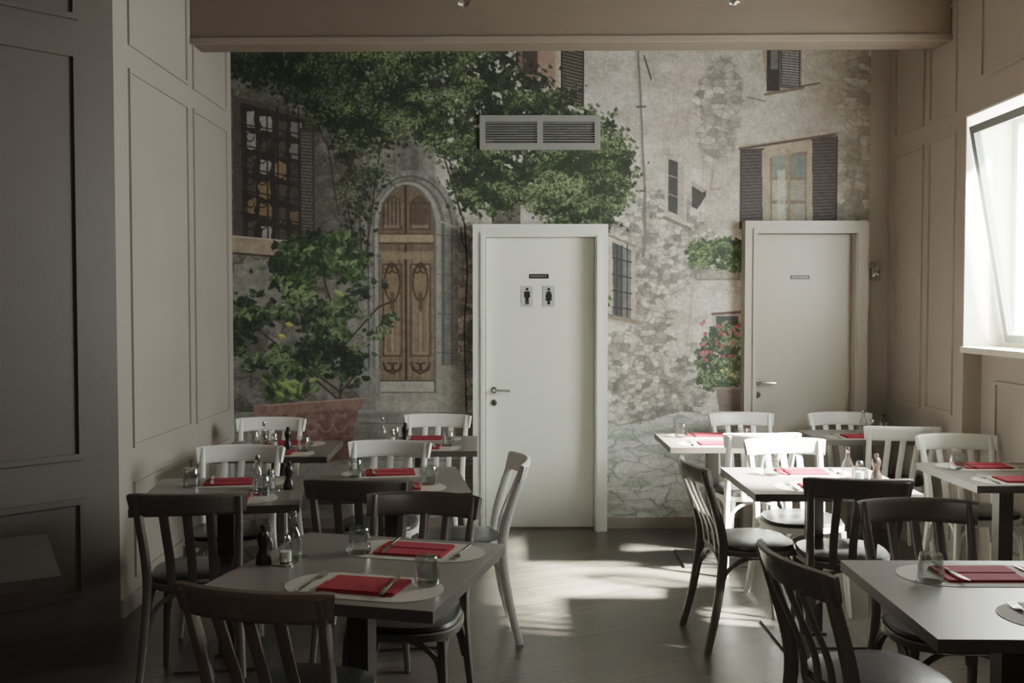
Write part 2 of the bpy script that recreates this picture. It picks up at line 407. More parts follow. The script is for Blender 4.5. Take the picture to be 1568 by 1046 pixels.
# small windows
blend(polymask([(1016,240),(1050,258),(1050,348),(1016,338)]), C(176,166,150)); blend(polymask([(1022,245),(1036,250),(1036,330),(1022,324)]), C(56,56,56)); blend(polymask([(1036,250),(1046,256),(1046,340),(1036,330)]), C(158,152,142))
line([(1016,334),(1056,352)], 5, C(108,94,84)); line([(1022,270),(1036,274)],1.5,C(150,140,120)); line([(1022,298),(1036,303)],1.5,C(150,140,120))
line([(1090,262),(1086,292),(1100,290)],3,C(150,122,110)); blend(polymask([(1058,279),(1080,292),(1079,302),(1066,322),(1058,318)]), C(54,50,46))
blend(polymask([(1058,279),(1080,292),(1074,296),(1058,286)]), C(150,144,130))
blend(polymask([(1160,60),(1222,60),(1224,140),(1172,150)]), C(148,130,112)); blend(rect(1170,50,1190,143), C(46,42,42)); louv(1192,50,1220,136,C(74,70,70),C(140,134,128),4,.1); blend(rect(1176,50,1187,110), C(130,132,130), .6)
line([(1168,148),(1226,138)],4,C(110,94,82)); line([(1222,136),(1250,131)],2.5,C(74,62,54)); line([(1140,152),(1168,158)],2,C(114,100,88))
# big shuttered window
blend(polymask([(1130,226),(1276,205),(1278,345),(1130,345)],wob=5), C(148,124,106), .6)
louv(1132,232,1166,350,C(42,36,36),C(70,60,58),5,-.05); louv(1240,214,1278,344,C(44,38,38),C(74,62,60),5,-.04)
blend(polymask([(1164,232),(1240,218),(1242,345),(1166,345)]), C(150,135,114)); blend(polymask([(1176,244),(1232,233),(1233,345),(1178,345)]), C(106,90,74))
for (a,c) in ((1180,1203),(1208,1230)):
    for k,(p,q) in enumerate(((240,272),(277,308),(313,345))): blend(rect(a,p,c,q), (C(150,147,128) if k else C(112,118,111))*(1 if a < 1200 else .88))
blend(rect(1188,262,1200,345), C(186,184,168), .6); line([(1130,230),(1276,208)],4,C(66,54,46)); line([(1204,234),(1206,345)],4,C(130,106,82))
# window with bars beside the door
blend(polymask([(930,358),(972,378),(974,500),(930,492)]), C(168,158,142)); blend(polymask([(937,371),(966,384),(966,494),(939,486)]), C(60,62,62)); blend(polymask([(952,380),(966,386),(966,494),(952,490)]), C(128,130,124),.6)
for k in range(4): line([(937,395+k*25),(966,402+k*24)],2,C(34,34,34))
for xx in (944,952,960): line([(xx,376),(xx,490)],1.8,C(38,38,38))
line([(928,484),(978,494)],7,C(124,110,99)); line([(926,478),(938,484),(938,470)],2,C(90,82,74)); line([(930,360),(972,378)],4,C(120,108,96))
blend(rect(1090,478,1133,512), C(166,158,146)); blend(rect(1096,484,1130,505), C(56,64,60)); line([(1090,481),(1133,478)],4,C(92,66,56))
# iron grille window on the left
blend(polymask([(360,150),(482,182),(482,385),(360,375)]), C(72,65,58)); blend(polymask([(372,160),(472,186),(470,378),(374,366)]), C(44,40,38))
for i in range(4):
    for j in range(6):
        xa = 378+i*23; ya_ = 172+j*33+i*5; r = rng.random(); r2 = rng.random()
        col = C(168,140,94) if (r > .70 and j > 1) else (C(196,194,188) if ((i == 0 and j < 1) or r > .55) else C(84,78,71))
        blend(polymask([(xa,ya_+r2*8),(xa+17,ya_+4),(xa+17-r2*6,ya_+28),(xa,ya_+25)],wob=6,seed=i*7+j), col, .65 if i < 3 else .45)
for xx in (380,396,412,428,444,460): line([(xx,168),(xx,372)],2.4,C(38,33,31))
for yy in (196,228,262,296,330): line([(370,yy-4),(474,yy+14)],2.2,C(42,36,33))
for xx in (386,404,422,440):
    for yy in (212,245,278,312,345):
        th = np.linspace(0,5.5,9); line([(xx+6*math.cos(t),yy+7*math.sin(t)) for t in th],1.6,C(32,28,26))
louv(462,200,482,372,C(60,56,53),C(94,88,82),5,.1)
blend(polymask([(357,362),(455,370),(452,394),(357,386)]), C(156,140,120)); line([(357,388),(452,396)],3,C(64,55,48)); line([(357,362),(455,371)],2,C(194,180,158))
# ---- arched door
def arch(xa,xb,ytop,ysp,ybot,skew=0):
    xc = (xa+xb)/2; rx = (xb-xa)/2; ry = ysp-ytop
    top = np.clip(1-((GX-xc)/rx)**2,0,1)**.5*ry
    return ((GX > xa)&(GX < xb)&(GY > ysp-top)&(GY < ybot)).astype(float)
blend(arch(556,702,262,350,632), C(122,123,118)); blend(arch(556,702,262,350,632)*np.clip((fine-.45)*4,0,1), C(144,144,137), .5)
blend(arch(556,702,262,350,632)*np.clip((streak-.5)*5,0,1), C(94,94,89), .5); blend(arch(556,702,262,350,632)*np.clip((rough-.52)*12,0,1), C(88,88,82), .4)
blend(arch(563,694,270,352,632)*(1-arch(566,691,273,352,640)), C(74,74,70), .8); blend(arch(572,682,277,350,632), C(94,94,88)); blend(arch(574,676,280,350,632)*(1-arch(580,668,284,350,640)), C(152,151,143), .8)
line([(676,340),(700,350)],3,C(156,154,146)); blend(rect(672,560,712,634), C(146,144,135),.8); blend(rect(550,565,584,634), C(128,126,119),.8)
for yy in (360,420,480,540): line([(670,yy),(694,yy+2)],1.4,C(84,84,78))
dm = arch(582,664,284,350,582)
wood = vnoise(5,80,4,200)
blend(dm, C(110,94,78)); blend(dm*np.clip((wood-.45)*5,0,1), C(140,121,99), .75); blend(dm*(GY < 385)*.5, C(88,76,64))
blend(dm*np.clip((wood-.6)*6,0,1), C(82,69,56), .6)
line([(622,286),(622,580)],3.5,C(52,42,35)); line([(612,300),(612,580)],1.2,C(80,64,51)); line([(632,300),(632,580)],1.2,C(80,64,51))
for (xa,xb) in ((587,615),(629,659)):
    for (p,q) in ((312,352),(405,545)):
        line([(xa,p),(xb,p),(xb,q),(xa,q),(xa,p)],2.2,C(72,57,45)); line([(xa+4,p+4),(xb-4,p+4),(xb-4,q-4),(xa+4,q-4),(xa+4,p+4)],1.5,C(158,136,109),.7)
    xc = (xa+xb)/2
    blend((((GX-xc)/13)**2+((GY-432)/30)**2 < 1).astype(float), C(70,55,45)); blend((((GX-xc)/10)**2+((GY-434)/25)**2 < 1).astype(float), C(122,103,81))
    for sg in (-1,1):
        th = np.linspace(0,5,10); line([(xc+sg*(5+5*math.cos(t)),412+6*math.sin(t)) for t in th],2.4,C(62,47,37))
        line([(xc+sg*(5+6*math.cos(t)),562+6*math.sin(t)) for t in th],2.6,C(56,43,34)); line([(xc,572),(xc+sg*12,566),(xc+sg*14,556)],3,C(60,46,37))
    blend(rect(xc-3,448,xc+3,475), C(86,69,55)); line([(xc,480),(xc,540)],3,C(162,140,112),.7)
blend(rect(582,360,664,372), C(150,131,108)); line([(582,373),(664,373)],2.5,C(68,56,44)); line([(582,359),(664,359)],2,C(80,64,51)); blend(rect(582,386,664,398), C(134,115,94),.8)
blend(arch(588,616,300,322,345), C(66,56,48),.7); blend(arch(629,657,300,322,345), C(66,56,48),.7)
for t in range(5): line([(592+t*6,306+abs(2-t)*3),(592+t*6,345)],1.5,C(132,115,93))
blend(rect(582,582,664,604), C(166,160,150)); blend(rect(582,600,668,614), C(146,140,130)); line([(582,601),(668,601)],1.5,C(84,78,70)); blend(rect(576,614,670,632), C(156,150,140)); line([(576,631),(700,634)],3,C(62,58,52)); line([(582,583),(664,583)],2,C(60,48,40))
# street / stairs at the foot
blend(polymask([(357,632),(560,628),(700,634),(760,640),(760,808),(357,808)]), C(142,139,131)); blend(polymask([(357,632),(760,632),(760,808),(357,808)])*np.clip((vnoise(60,14,4,300)-.45)*5,0,1), C(112,109,101), .8)
for yy in (648,676,704,730,760): line([(550,yy),(740,yy+3)],2,C(84,80,72),.7)
line([(712,345),(716,420),(711,500),(714,632)],2.2,C(56,52,48)); line([(706,350),(708,370),(713,380)],2,C(62,57,51))
# paved rock steps lower right
rk = polymask([(920,640),(960,655),(1046,632),(1135,640),(1135,808),(920,808)],wob=7)
blend(rk, C(180,181,172)); rn = vnoise(120,18,5,400,.7); blend(rk*np.clip((rn-.5)*9,0,1), C(204,204,196), .8); blend(rk*np.clip((.44-rn)*9,0,1), C(136,138,128), .8)
cr_, er_ = voro(52,20,44,12); blend(rk*np.clip((cr_-.5)*2,0,1), C(150,152,142), .45); blend(rk*(1-np.clip(er_*2.6,0,1)), C(104,106,97), .7)
line([(920,640),(948,652),(1000,640),(1046,628)],3,C(104,101,92),.5)
blend(rk*np.clip((fine-.6)*5,0,1), C(138,147,127), .4)
for k in range(7):
    x0 = 930+rng.random()*150; y0 = 670+k*18; blend((((GX-x0)/(18+rng.random()*12))**2+((GY-y0)/6)**2 < 1).astype(float), C(120,126,106), .35)
blend(rect(742,300,830,352)*(np.abs(GX-775) < 22), C(64,58,52), .7)
# ---- vines
ivy = polymask([(357,34),(760,34),(775,80),(800,120),(850,132),(872,165),(930,190),(958,222),(966,262),(955,300),(930,338),(880,345),(835,335),(800,300),(745,318),(712,296),(690,250),(662,222),(615,206),(570,230),(535,220),(505,180),(440,135),(400,115),(357,118)],wob=30,seed=60)
for q in [[(357,60),(470,140),(520,210),(550,300),(556,420)],[(640,200),(690,250),(705,330)],[(500,140),(600,190),(700,230),(800,300)],[(545,230),(530,300),(545,380)],[(585,220),(575,290),(560,400)],[(470,150),(505,230),(520,330)],[(700,260),(730,330)],[(680,240),(712,345)]]: line(q,2.5,C(58,48,39))
foliage(ivy, 12500, 3.5, C(34,40,30), C(68,84,54), C(126,138,94), 500, 50, gap=.42, spread=10, off=.42)
blend(ivy*np.clip((520-GX)/160,0,1), C(44,48,38), .42)
foliage(polymask([(535,230),(575,225),(600,260),(566,300),(572,330),(560,420),(546,440),(540,350),(520,290)],wob=12), 480, 3.4, C(40,47,34), C(74,85,58), C(112,122,88), 520, 30, gap=.66, spread=10, base=.5)
foliage(polymask([(480,170),(560,200),(540,260),(500,240)],wob=12), 240, 3.4, C(34,41,30), C(64,76,50), C(104,114,78), 525, 30, gap=.65, spread=10, base=.5)
foliage(polymask([(690,270),(760,260),(800,300),(760,325),(716,320)],wob=12), 600, 3.6, C(38,45,32), C(70,87,55), C(120,135,92), 530, 30, gap=.45, spread=9)
foliage(polymask([(820,240),(960,225),(968,270),(945,320),(890,342),(840,330)],wob=14), 1500, 3.6, C(38,46,32), C(80,98,60), C(134,147,100), 540, 40, gap=.42, spread=9)
foliage(polymask([(357,82),(470,90),(520,180),(500,200),(430,140),(357,125)],wob=12), 500, 3.4, C(28,34,25), C(50,61,42), C(86,97,66), 550, 30, gap=.6, spread=8)
# leggy shrub in the planter
for q in [[(520,612),(528,520),(500,440),(490,390)],[(528,540),(470,470),(430,430)],[(526,530),(580,470),(606,460)],[(520,600),(440,540),(390,500)],[(515,610),(470,570),(420,560)],[(522,600),(556,560)]]: line(q,3,C(60,50,41))
hole = vnoise(46,40,3,888)
bush = polymask([(357,470),(372,440),(420,420),(440,380),(500,362),(545,368),(556,400),(548,440),(600,440),(622,466),(600,500),(560,520),(572,560),(540,580),(480,570),(400,560),(357,560)],wob=26,seed=71)*(hole > .44)
foliage(bush, 1450, 6.2, C(34,42,33), C(60,78,52), C(118,136,94), 600, 40, gap=.52, spread=8, base=.75)
foliage(polymask([(440,372),(540,364),(552,430),(470,460),(430,430)],wob=14)*(hole > .4), 290, 7, C(42,57,39), C(74,96,60), C(130,150,102), 620, 40, gap=.75, spread=8)
foliage(polymask([(408,580),(470,572),(478,604),(440,622),(412,612)],wob=8), 60, 7, C(44,60,38), C(88,112,62), C(146,166,98), 630, 20, gap=.8, spread=5)
for (fx_,fy_) in ((443,497),(432,515)): splat(fx_,fy_,6,4,.3,C(200,180,84))
for (fx_,fy_) in ((434,590),(446,598),(520,450),(428,604)): splat(fx_,fy_,8,5,.5,C(146,166,92))
# terracotta planter
blend(polymask([(388,622),(556,610),(556,626),(388,638)]), C(136,104,93)); line([(388,622),(556,610)],2,C(168,138,125)); blend(polymask([(394,638),(548,626),(534,704),(412,716)]), C(112,84,76))
blend(polymask([(394,638),(548,626),(534,704),(412,716)])*np.clip((fine-.5)*5,0,1), C(142,116,107), .6)
for xx in range(410,540,22):
    th = np.linspace(0,3.1,7); line([(xx+10*math.cos(t),650+12*math.sin(t)) for t in th],2,C(152,125,115))
# hanging plant beside door 2 and red flowers
line([(1058,400),(1066,428),(1130,428),(1133,400)],3,C(120,110,98)); blend(polymask([(1062,408),(1133,408),(1133,430),(1070,430)]), C(120,114,104), .6)
foliage(polymask([(1050,392),(1062,372),(1095,366),(1134,370),(1134,412),(1100,414),(1075,408),(1052,404)],wob=8), 900, 3, C(38,54,34), C(74,98,56), C(126,146,94), 700, 22, spread=3)
foliage(polymask([(1066,560),(1075,520),(1090,500),(1134,492),(1134,592),(1100,600),(1070,592)],wob=8), 700, 4, C(46,62,44), C(82,103,68), C(134,152,108), 720, 22)
for k in range(24): splat(1072+rng.random()*60, 492+rng.random()*60, 3.5+rng.random()*2, 3, rng.random()*3, C(186,110,124) if rng.random() > .4 else C(166,74,84))
for k in range(5): splat(1090+rng.random()*40, 565+rng.random()*18, 3, 2.5, 0, C(200,182,106))
blend(polymask([(1096,594),(1134,594),(1134,630),(1102,630)]), C(112,98,91)); line([(1094,595),(1134,595)],4,C(132,118,108))
foliage(rect(920,455,930,470), 12, 4, C(50,80,40), C(80,120,50), C(130,160,80), 730, 20)
# print grain, slightly faded print colours
img *= (0.88+0.24*micro)[...,None]*(0.90+0.20*fine)[...,None]
img = np.clip(img, 0, 1); lum = img.mean(2, keepdims=True)
img = lum+(img-lum)*.92; img = .03+img*.97
img = np.clip(img,0,1)
lin = np.where(img <= .04045, img/12.92, ((img+.055)/1.055)**2.4)
vx = (GX-784)/216.; vz = HC-(GY-471)/216.
co = np.stack([vx, np.full_like(vx, YB-0.004), vz], -1).reshape(-1,3).astype(np.float32)
me = bpy.data.meshes.new('mural_wallpaper'); me.vertices.add(NX*NY); me.vertices.foreach_set('co', co.ravel())
ii, jj = np.meshgrid(np.arange(NY-1), np.arange(NX-1), indexing='ij'); a = (ii*NX+jj).ravel()
quad = np.stack([a, a+NX, a+NX+1, a+1], -1).astype(np.int32); nf = len(quad)
me.loops.add(nf*4); me.loops.foreach_set('vertex_index', quad.ravel())
me.polygons.add(nf); me.polygons.foreach_set('loop_start', np.arange(0, nf*4, 4, dtype=np.int32))
me.update(calc_edges=True)
ca = me.color_attributes.new('print', 'FLOAT_COLOR', 'POINT')
ca.data.foreach_set('color', np.concatenate([lin.reshape(-1,3), np.ones((NX*NY,1))],1).astype(np.float32).ravel())
mm_ = bpy.data.materials.new('mural_print'); mm_.use_nodes = True; nt = mm_.node_tree; pb = nt.nodes['Principled BSDF']
at = nt.nodes.new('ShaderNodeAttribute'); at.attribute_name = 'print'; nt.links.new(at.outputs['Color'], pb.inputs['Base Color'])
pb.inputs['Roughness'].default_value = 0.6; pb.inputs['Specular IOR Level'].default_value = 0.35
me.materials.append(mm_); place('mural_wallpaper', me)

# ------------------------------------------------------------------ doors
M_vent_l = mat('sign_aluminium', rgb(190,194,192), 0.4, 0.2)
def wx(px): return (px-784)/216.
def wz(py): return HC-(py-471)/216.
def door(name, pxl, pxr, pyt, M, fw=0.085, signs=False, plate=None, hx=None, hy=None):
    root = bpy.data.objects.new(name, None); COL.objects.link(root); root.location = (wx(pxl), YB, 0)
    W = wx(pxr)-wx(pxl); Ht = wz(pyt)
    b = MB(); D = 0.12; L = -0.022
    b.box((0,-D,0), (fw,-0.004,Ht)); b.box((W-fw,-D,0), (W,-0.004,Ht)); b.box((fw,-D,Ht-fw), (W-fw,-0.004,Ht))
    b.box((fw-0.03,-D-0.012,0), (fw-0.008,-D,Ht-fw+0.008)); b.box((W-fw+0.008,-D-0.012,0), (W-fw+0.03,-D,Ht-fw+0.008)); b.box((fw-0.03,-D-0.012,Ht-fw+0.008), (W-fw+0.03,-D,Ht-fw+0.03))
    place('door_frame', b.mesh('door_frame', [M], smooth=False), parent=root)
    b = MB(); b.box((fw+0.004,L,0.012), (W-fw-0.004,-0.006,Ht-fw-0.004)); place('door_leaf', b.mesh('door_leaf', [M], smooth=False), parent=root)
    b = MB(); X0 = wx(hx)-wx(pxl); Z0 = wz(hy)
    def disc(z, r=0.024):
        n = 20; ring = lambda rr, yy: [Vector((X0+rr*math.cos(2*math.pi*k/n), yy, z+rr*math.sin(2*math.pi*k/n))) for k in range(n)]
        b.loft([ring(r,L+.001), ring(r,L-.007), ring(r*.85,L-.01)])
    disc(Z0); disc(Z0-0.09)
    b.sweep([(X0,L,Z0),(X0,L-.043,Z0),(X0+0.012,L-.055,Z0),(X0+0.05,L-.057,Z0),(X0+0.115,L-.054,Z0-0.003)], 0.009, 0.009, (0,0.3,1))
    place('handle', b.mesh('handle', [M_chrome]), parent=root)
    b = MB(); b.box((X0-0.004,L-.013,Z0-0.105), (X0+0.004,L-.0101,Z0-0.08)); place('keyhole', b.mesh('keyhole', [M_black]), parent=root)
    b = MB()
    for (p,q,r_,s_) in plate: b.box((wx(p)-wx(pxl),L-.003,wz(s_)), (wx(r_)-wx(pxl),L-.0002,wz(q)))
    for (p,q,r_,s_) in plate:
        for k in range(7):
            xa = wx(p)-wx(pxl)+0.012+k*0.0165; b.box((xa,L-.0037,(wz(q)+wz(s_))/2-0.005), (xa+0.009,L-.003,(wz(q)+wz(s_))/2+0.005), 1)
    place('name_plate', b.mesh('name_plate', [M_black, M_vent], smooth=False), parent=root)
    if signs:
        for k,(p,r_) in enumerate(((798,816),(831,849))):
            b = MB(); xa, xb = wx(p)-wx(pxl), wx(r_)-wx(pxl); zt, zb = wz(438), wz(470); xc = (xa+xb)/2
            b.box((xa,L-.004,zb), (xb,L-.0002,zt), 0)
            T = lambda poly: b.prism([(x_,z_) for x_,z_ in poly], 0.0, 0.0015, 1, Matrix.Translation((xc,L-.004,(zt+zb)/2)) @ Matrix.Rotation(math.pi/2,4,'X'))
            T([(0.011*math.cos(t*math.pi/6),0.05+0.011*math.sin(t*math.pi/6)) for t in range(12)])
            if k == 0: T([(-.02,.036),(.02,.036),(.022,-.008),(.012,-.008),(.012,-.058),(.002,-.058),(0,-.02),(-.002,-.058),(-.012,-.058),(-.012,-.008),(-.022,-.008)])
            else: T([(-.012,.036),(.012,.036),(.026,-.004),(.018,-.006),(.024,-.03),(.01,-.03),(.01,-.058),(-.01,-.058),(-.01,-.03),(-.024,-.03),(-.018,-.006),(-.026,-.004)])
            place('toilet_sign_%s' % ('man' if k == 0 else 'woman'), b.mesh('sign', [M_vent_l, M_black], smooth=False), parent=root)
    return root
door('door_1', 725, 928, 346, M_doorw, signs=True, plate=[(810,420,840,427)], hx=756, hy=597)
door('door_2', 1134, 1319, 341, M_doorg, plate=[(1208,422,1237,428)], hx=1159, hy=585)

# air vent
b = MB(); x0,x1,z0,z1 = wx(735),wx(918),wz(232),wz(180); y = YB-0.004
b.box((x0,y-0.02,z0), (x1,y-0.001,z0+0.045)); b.box((x0,y-0.02,z1-0.045), (x1,y-0.001,z1)); b.box((x0,y-0.02,z0+.045), (x0+0.04,y-0.001,z1-.045)); b.box((x1-0.04,y-0.02,z0+.045), (x1,y-0.001,z1-.045))
xm = (x0+x1)/2; b.box((xm-0.02,y-0.02,z0+.045), (xm+0.02,y-0.001,z1-.045)); b.box((x0+.04,y-0.004,z0+.045), (x1-.04,y-0.002,z1-.045), 1)
for i in range(9):
    zz = z0+0.05+i*0.0175; M_ = Matrix.Translation((0,y-0.012,zz)) @ Matrix.Rotation(math.radians(35),4,'X')
    b.box((x0+0.041,-0.007,-0.0015), (xm-0.021,0.007,0.0015), 0, M_); b.box((xm+0.021,-0.007,-0.0015), (x1-.041,0.007,0.0015), 0, M_)
b.obj('air_vent', [M_vent, M_ventd], smooth=False)

# chrome spotlights on the beam
for px in (712, 1117):
    X = (px-784)*5.98/1500; b = MB(); yb_ = 6.07-(X-XL)*0.0194
    b.box((X-0.03,yb_-0.03,3.46), (X+0.03,yb_+0.002,3.52)); b.sweep([(X,yb_-0.02,3.47),(X,yb_-0.07,3.45),(X,yb_-0.09,3.43)],0.008,0.008,(1,0,0))
    n = 16
    def ring(r, t): 
        c = Vector((X,yb_-0.09,3.44)) + Vector((0,-0.45,-0.89))*t
        return [c+Vector((1,0,0))*r*math.cos(2*math.pi*k/n)+Vector((0,0.89,-0.45))*r*math.sin(2*math.pi*k/n) for k in range(n)]
    b.loft([ring(0.012,-0.01),ring(0.025,0.005),ring(0.034,0.03),ring(0.04,0.05),ring(0.03,0.045)])
    b.obj('spotlight', [M_chrome])
# metal wall hook by door 2
b = MB(); X = 2.55; Z = 1.84
b.box((X-0.02,YB-0.03,Z-0.08), (X+0.045,YB-0.001,Z+0.05)); b.sweep([(X,YB-0.03,Z+0.03),(X-0.03,YB-0.1,Z+0.035),(X-0.07,YB-0.12,Z+0.01)],0.014,0.014,(0,0,1))
b.sweep([(X+0.02,YB-0.02,Z-0.02),(X+0.02,YB-0.09,Z-0.04),(X+0.02,YB-0.1,Z+0.0)],0.01,0.01,(1,0,0)); b.obj('wall_hook', [M_chrome])

# ------------------------------------------------------------------ chairs
def cat(pts, n=5):
    P = [Vector(p) for p in pts]; P = [P[0]*2-P[1]]+P+[P[-1]*2-P[-2]]; out = []
    for i in range(1,len(P)-2):
        for k in range(n):
            t = k/n; out.append(0.5*((2*P[i])+(P[i+1]-P[i-1])*t+(2*P[i-1]-5*P[i]+4*P[i+1]-P[i+2])*t*t+(3*P[i]-P[i-1]-3*P[i+1]+P[i+2])*t**3))
    out.append(P[-2]); return out
def chair_mesh(name, M):
    b = MB()
    def outline(sc, z, dz=0):
        r = []
        for k in range(32):
            th = 2*math.pi*k/32; c, s_ = math.cos(th), math.sin(th)
            w = 0.205+0.012*s_; x = w*math.copysign(abs(c)**0.72,c)*sc; y = 0.20*math.copysign(abs(s_)**0.72,s_)*sc
            r.append(Vector((x,y,z)))
        return r
    b.loft([outline(.96,.425),outline(1,.43),outline(1,.452),outline(.98,.456)], 0)
    b.loft([outline(.95,.455),outline(.965,.463),outline(.94,.475),outline(.8,.484),outline(.45,.487)], 1)
    for sx in (-1,1):
        pts = cat([(sx*.205,-.262,0),(sx*.19,-.215,.2),(sx*.178,-.185,.42),(sx*.18,-.195,.55),(sx*.19,-.245,.72),(sx*.196,-.285,.835)],5)
        n = len(pts); b.sweep(pts, [.0135+.004*math.sin(math.pi*i/(n-1)) for i in range(n)], [.017+.006*math.sin(math.pi*i/(n-1)) for i in range(n)], (1,0,0), 0)
        pts = cat([(sx*.19,.205,0),(sx*.178,.178,.2),(sx*.165,.16,.43)],5)
        n = len(pts); b.sweep(pts, [.011+.006*i/(n-1) for i in range(n)], [.011+.006*i/(n-1) for i in range(n)], (1,0,0), 0)
        b.sweep(cat([(sx*.181,-.2,.25),(sx*.175,-.165,.36),(sx*.172,-.08,.415),(sx*.170,.0,.42),(sx*.170,.08,.415),(sx*.170,.145,.36),(sx*.178,.172,.25)],5), .008, .010, (1,0,0), 0)
    b.sweep(cat([(-.168,.172,.25),(-.145,.16,.36),(-.07,.155,.415),(0,.155,.42),(.07,.155,.415),(.145,.16,.36),(.168,.172,.25)],5), .008, .010, (0,1,0), 0)
    b.sweep(cat([(-.172,-.205,.25),(-.145,-.185,.36),(-.07,-.18,.415),(0,-.18,.42),(.07,-.18,.415),(.145,-.185,.36),(.172,-.205,.25)],5), .008, .010, (0,1,0), 0)
    P = []; hz = []
    for k in range(17):
        u = -1+2*k/16; P.append((u*.222, -.315+.055*u*u, .805-.004*u*u)); hz.append(.046 if abs(u) < .9 else .042)
    b.sweep(P, hz, .0115, (0,-.32,1), 0, n=12, p=5)
    for u in (-.085,0,.085):
        b.sweep(cat([(u*.95,-.188,.44),(u*.98,-.205,.55),(u*1.02,-.262,.68),(u*1.05,-.303,.775)],4), .018, .006, (1,0,0), 0, n=10, p=4)
    return b.mesh(name, [M, M_seat], ang=40)
CW = chair_mesh('chair_white', M_chw); CD = chair_mesh('chair_dark', M_chd); CB = chair_mesh('chair_brown', M_chb)
def chair(me, rx, ry, deg):
    a = math.radians(deg); fx, fy = -math.sin(a), math.cos(a)
    return place('dining_chair', me, (rx+fx*.30, ry+fy*.30, 0), a)
chairs = [
 (CB, -.68, 2.50, -14), (CD, -.34, 3.80, 172), (CD, -1.27, 3.80, 8), (CD, -.65, 4.11, 4),
 (CW, -1.42, 5.12, 184), (CW, -.66, 5.30, 176), (CW, -1.58, 6.42, 182), (CW, -.50, 6.62, 176), (CW, .05, 4.72, 97),
 (CD, .80, 2.84, -78), (CD, .83, 4.60, -84), (CD, 1.52, 3.68, 178), (CD, 1.47, 4.12, -6),
 (CW, 1.50, 5.40, 182), (CW, 1.45, 5.62, 4), (CW, 1.57, 6.72, 182), (CW, 2.25, 6.74, 182), (CW, 2.38, 5.93, -6), (CW, 2.53, 5.58, 178),
]
for c in chairs: chair(*c)

# ------------------------------------------------------------------ tables
TZ = 0.75
def table(x, y, w, d, deg, top=None):
    b = MB(); b.box((-w/2,-d/2,TZ-.034), (w/2,d/2,TZ-.002), 1)
    b.box((-w/2,-d/2,TZ-.002), (w/2,d/2,TZ), 0)
    b.box((-.035,-.035,.03), (.035,.035,TZ-.05), 2); b.box((-.2,-.2,0), (.2,.2,.014), 2); b.box((-.15,-.15,TZ-.05), (.15,.15,TZ-.034), 2); b.box((-.05,-.05,.014), (.05,.05,.03), 2)
    return b.obj('dining_table', [top or M_top, M_topE, M_leg], (x,y,0), math.radians(deg), smooth=False)
def rounded(w, h, r, n=8):
    out = []
    for (cx,cy,a0) in ((w/2-r,h/2-r,0),(-w/2+r,h/2-r,90),(-w/2+r,-h/2+r,180),(w/2-r,-h/2+r,270)):
        for k in range(n+1):
            t = math.radians(a0+90*k/n); out.append((cx+r*math.cos(t),cy+r*math.sin(t)))
    return out
b = MB(); b.prism(rounded(.48,.25,.124), 0, .0015); ME_mat = b.mesh('placemat', [M_mat], smooth=False)
b = MB(); b.prism(rounded(.24,.16,.006,3), 0, .004); b.prism(rounded(.235,.155,.006,3), .004, .0075, 0, Matrix.Translation((.003,.002,0)) @ Matrix.Rotation(.02,4,'Z')); b.prism(rounded(.236,.075,.006,3), .0075, .010, 0, Matrix.Translation((0,-.036,0)))
ME_nap = b.mesh('napkin', [M_red], smooth=False)
b = MB()
b.sweep([(0,-.1,.004),(0,-.06,.004),(0,0,.006),(0,.03,.008),(0,.045,.006)], [.0075,.007,.0035,.003,.008], [.0013]*5, (1,0,0), 0)
b.sweep([(0,.042,.006),(0,.052,.004),(0,.062,.003)], [.009,.0125,.0125], .0011, (1,0,0), 0)
for k in range(4): u = -.0105+k*.007; b.sweep([(u,.06,.003),(u,.08,.004),(u,.1,.009)], [.0021,.002,.0012], .001, (1,0,0), 0, n=6)
ME_fork = b.mesh('fork', [M_steel])
b = MB(); b.sweep([(0,-.1,.004),(0,-.05,.004),(0,0,.004)], [.008,.0075,.0055], [.003,.003,.0025], (1,0,0)); b.prism([(-.006,-.002),(.006,-.002),(.009,.03),(.009,.07),(.003,.1),(-.006,.108),(-.006,.03)], .0025, .0043)
ME_knife = b.mesh('knife', [M_steel])
b = MB(); b.lathe([(.038,0),(.040,.002),(.0375,.04),(.034,.078),(.031,.084),(.0,.084),(.0,.072),(.030,.071),(.0345,.04),(.0365,.001),(.038,0)], 0, 24)
ME_glass = b.mesh('drinking_glass', [M_glass])
b = MB(); b.lathe([(.0,0),(.019,0),(.021,.004),(.021,.055),(.016,.066),(.016,.07)], 0, 16); b.lathe([(.0,.002),(.0185,.003),(.0185,.035),(.0,.035)], 1, 16); b.lathe([(.0175,.066),(.0175,.078),(.012,.087),(0,.088)], 2, 16)
ME_salt = b.mesh('salt_shaker', [M_glass, M_oil, M_chrome])
b = MB(); b.lathe([(0,0),(.024,0),(.026,.01),(.022,.03),(.014,.05),(.02,.075),(.021,.09),(.015,.104),(.008,.108),(.011,.116),(.009,.124),(0,.127)], 0, 20)
ME_pep = b.mesh('pepper_mill', [M_red2])
b = MB(); b.lathe([(0,0),(.024,0),(.027,.004),(.027,.06),(.022,.08),(.011,.1),(.010,.125),(.0125,.13)], 0, 20); b.lathe([(.008,.128),(.009,.132),(.011,.145),(.009,.152),(0,.154)], 1, 16)
ME_oil = b.mesh('oil_bottle', [M_glass, M_chrome])
b = MB(); b.prism(rounded(.14,.075,.02), 0, .003); ME_tray = b.mesh('cruet_tray', [M_chrome])
def on(t, name, me, u, v, z=0, r=0):
    a = t.rotation_euler.z; x = t.location.x+u*math.cos(a)-v*math.sin(a); y = t.location.y+u*math.sin(a)+v*math.cos(a)
    return place(name, me, (x,y,TZ+.0004+z), a+r)
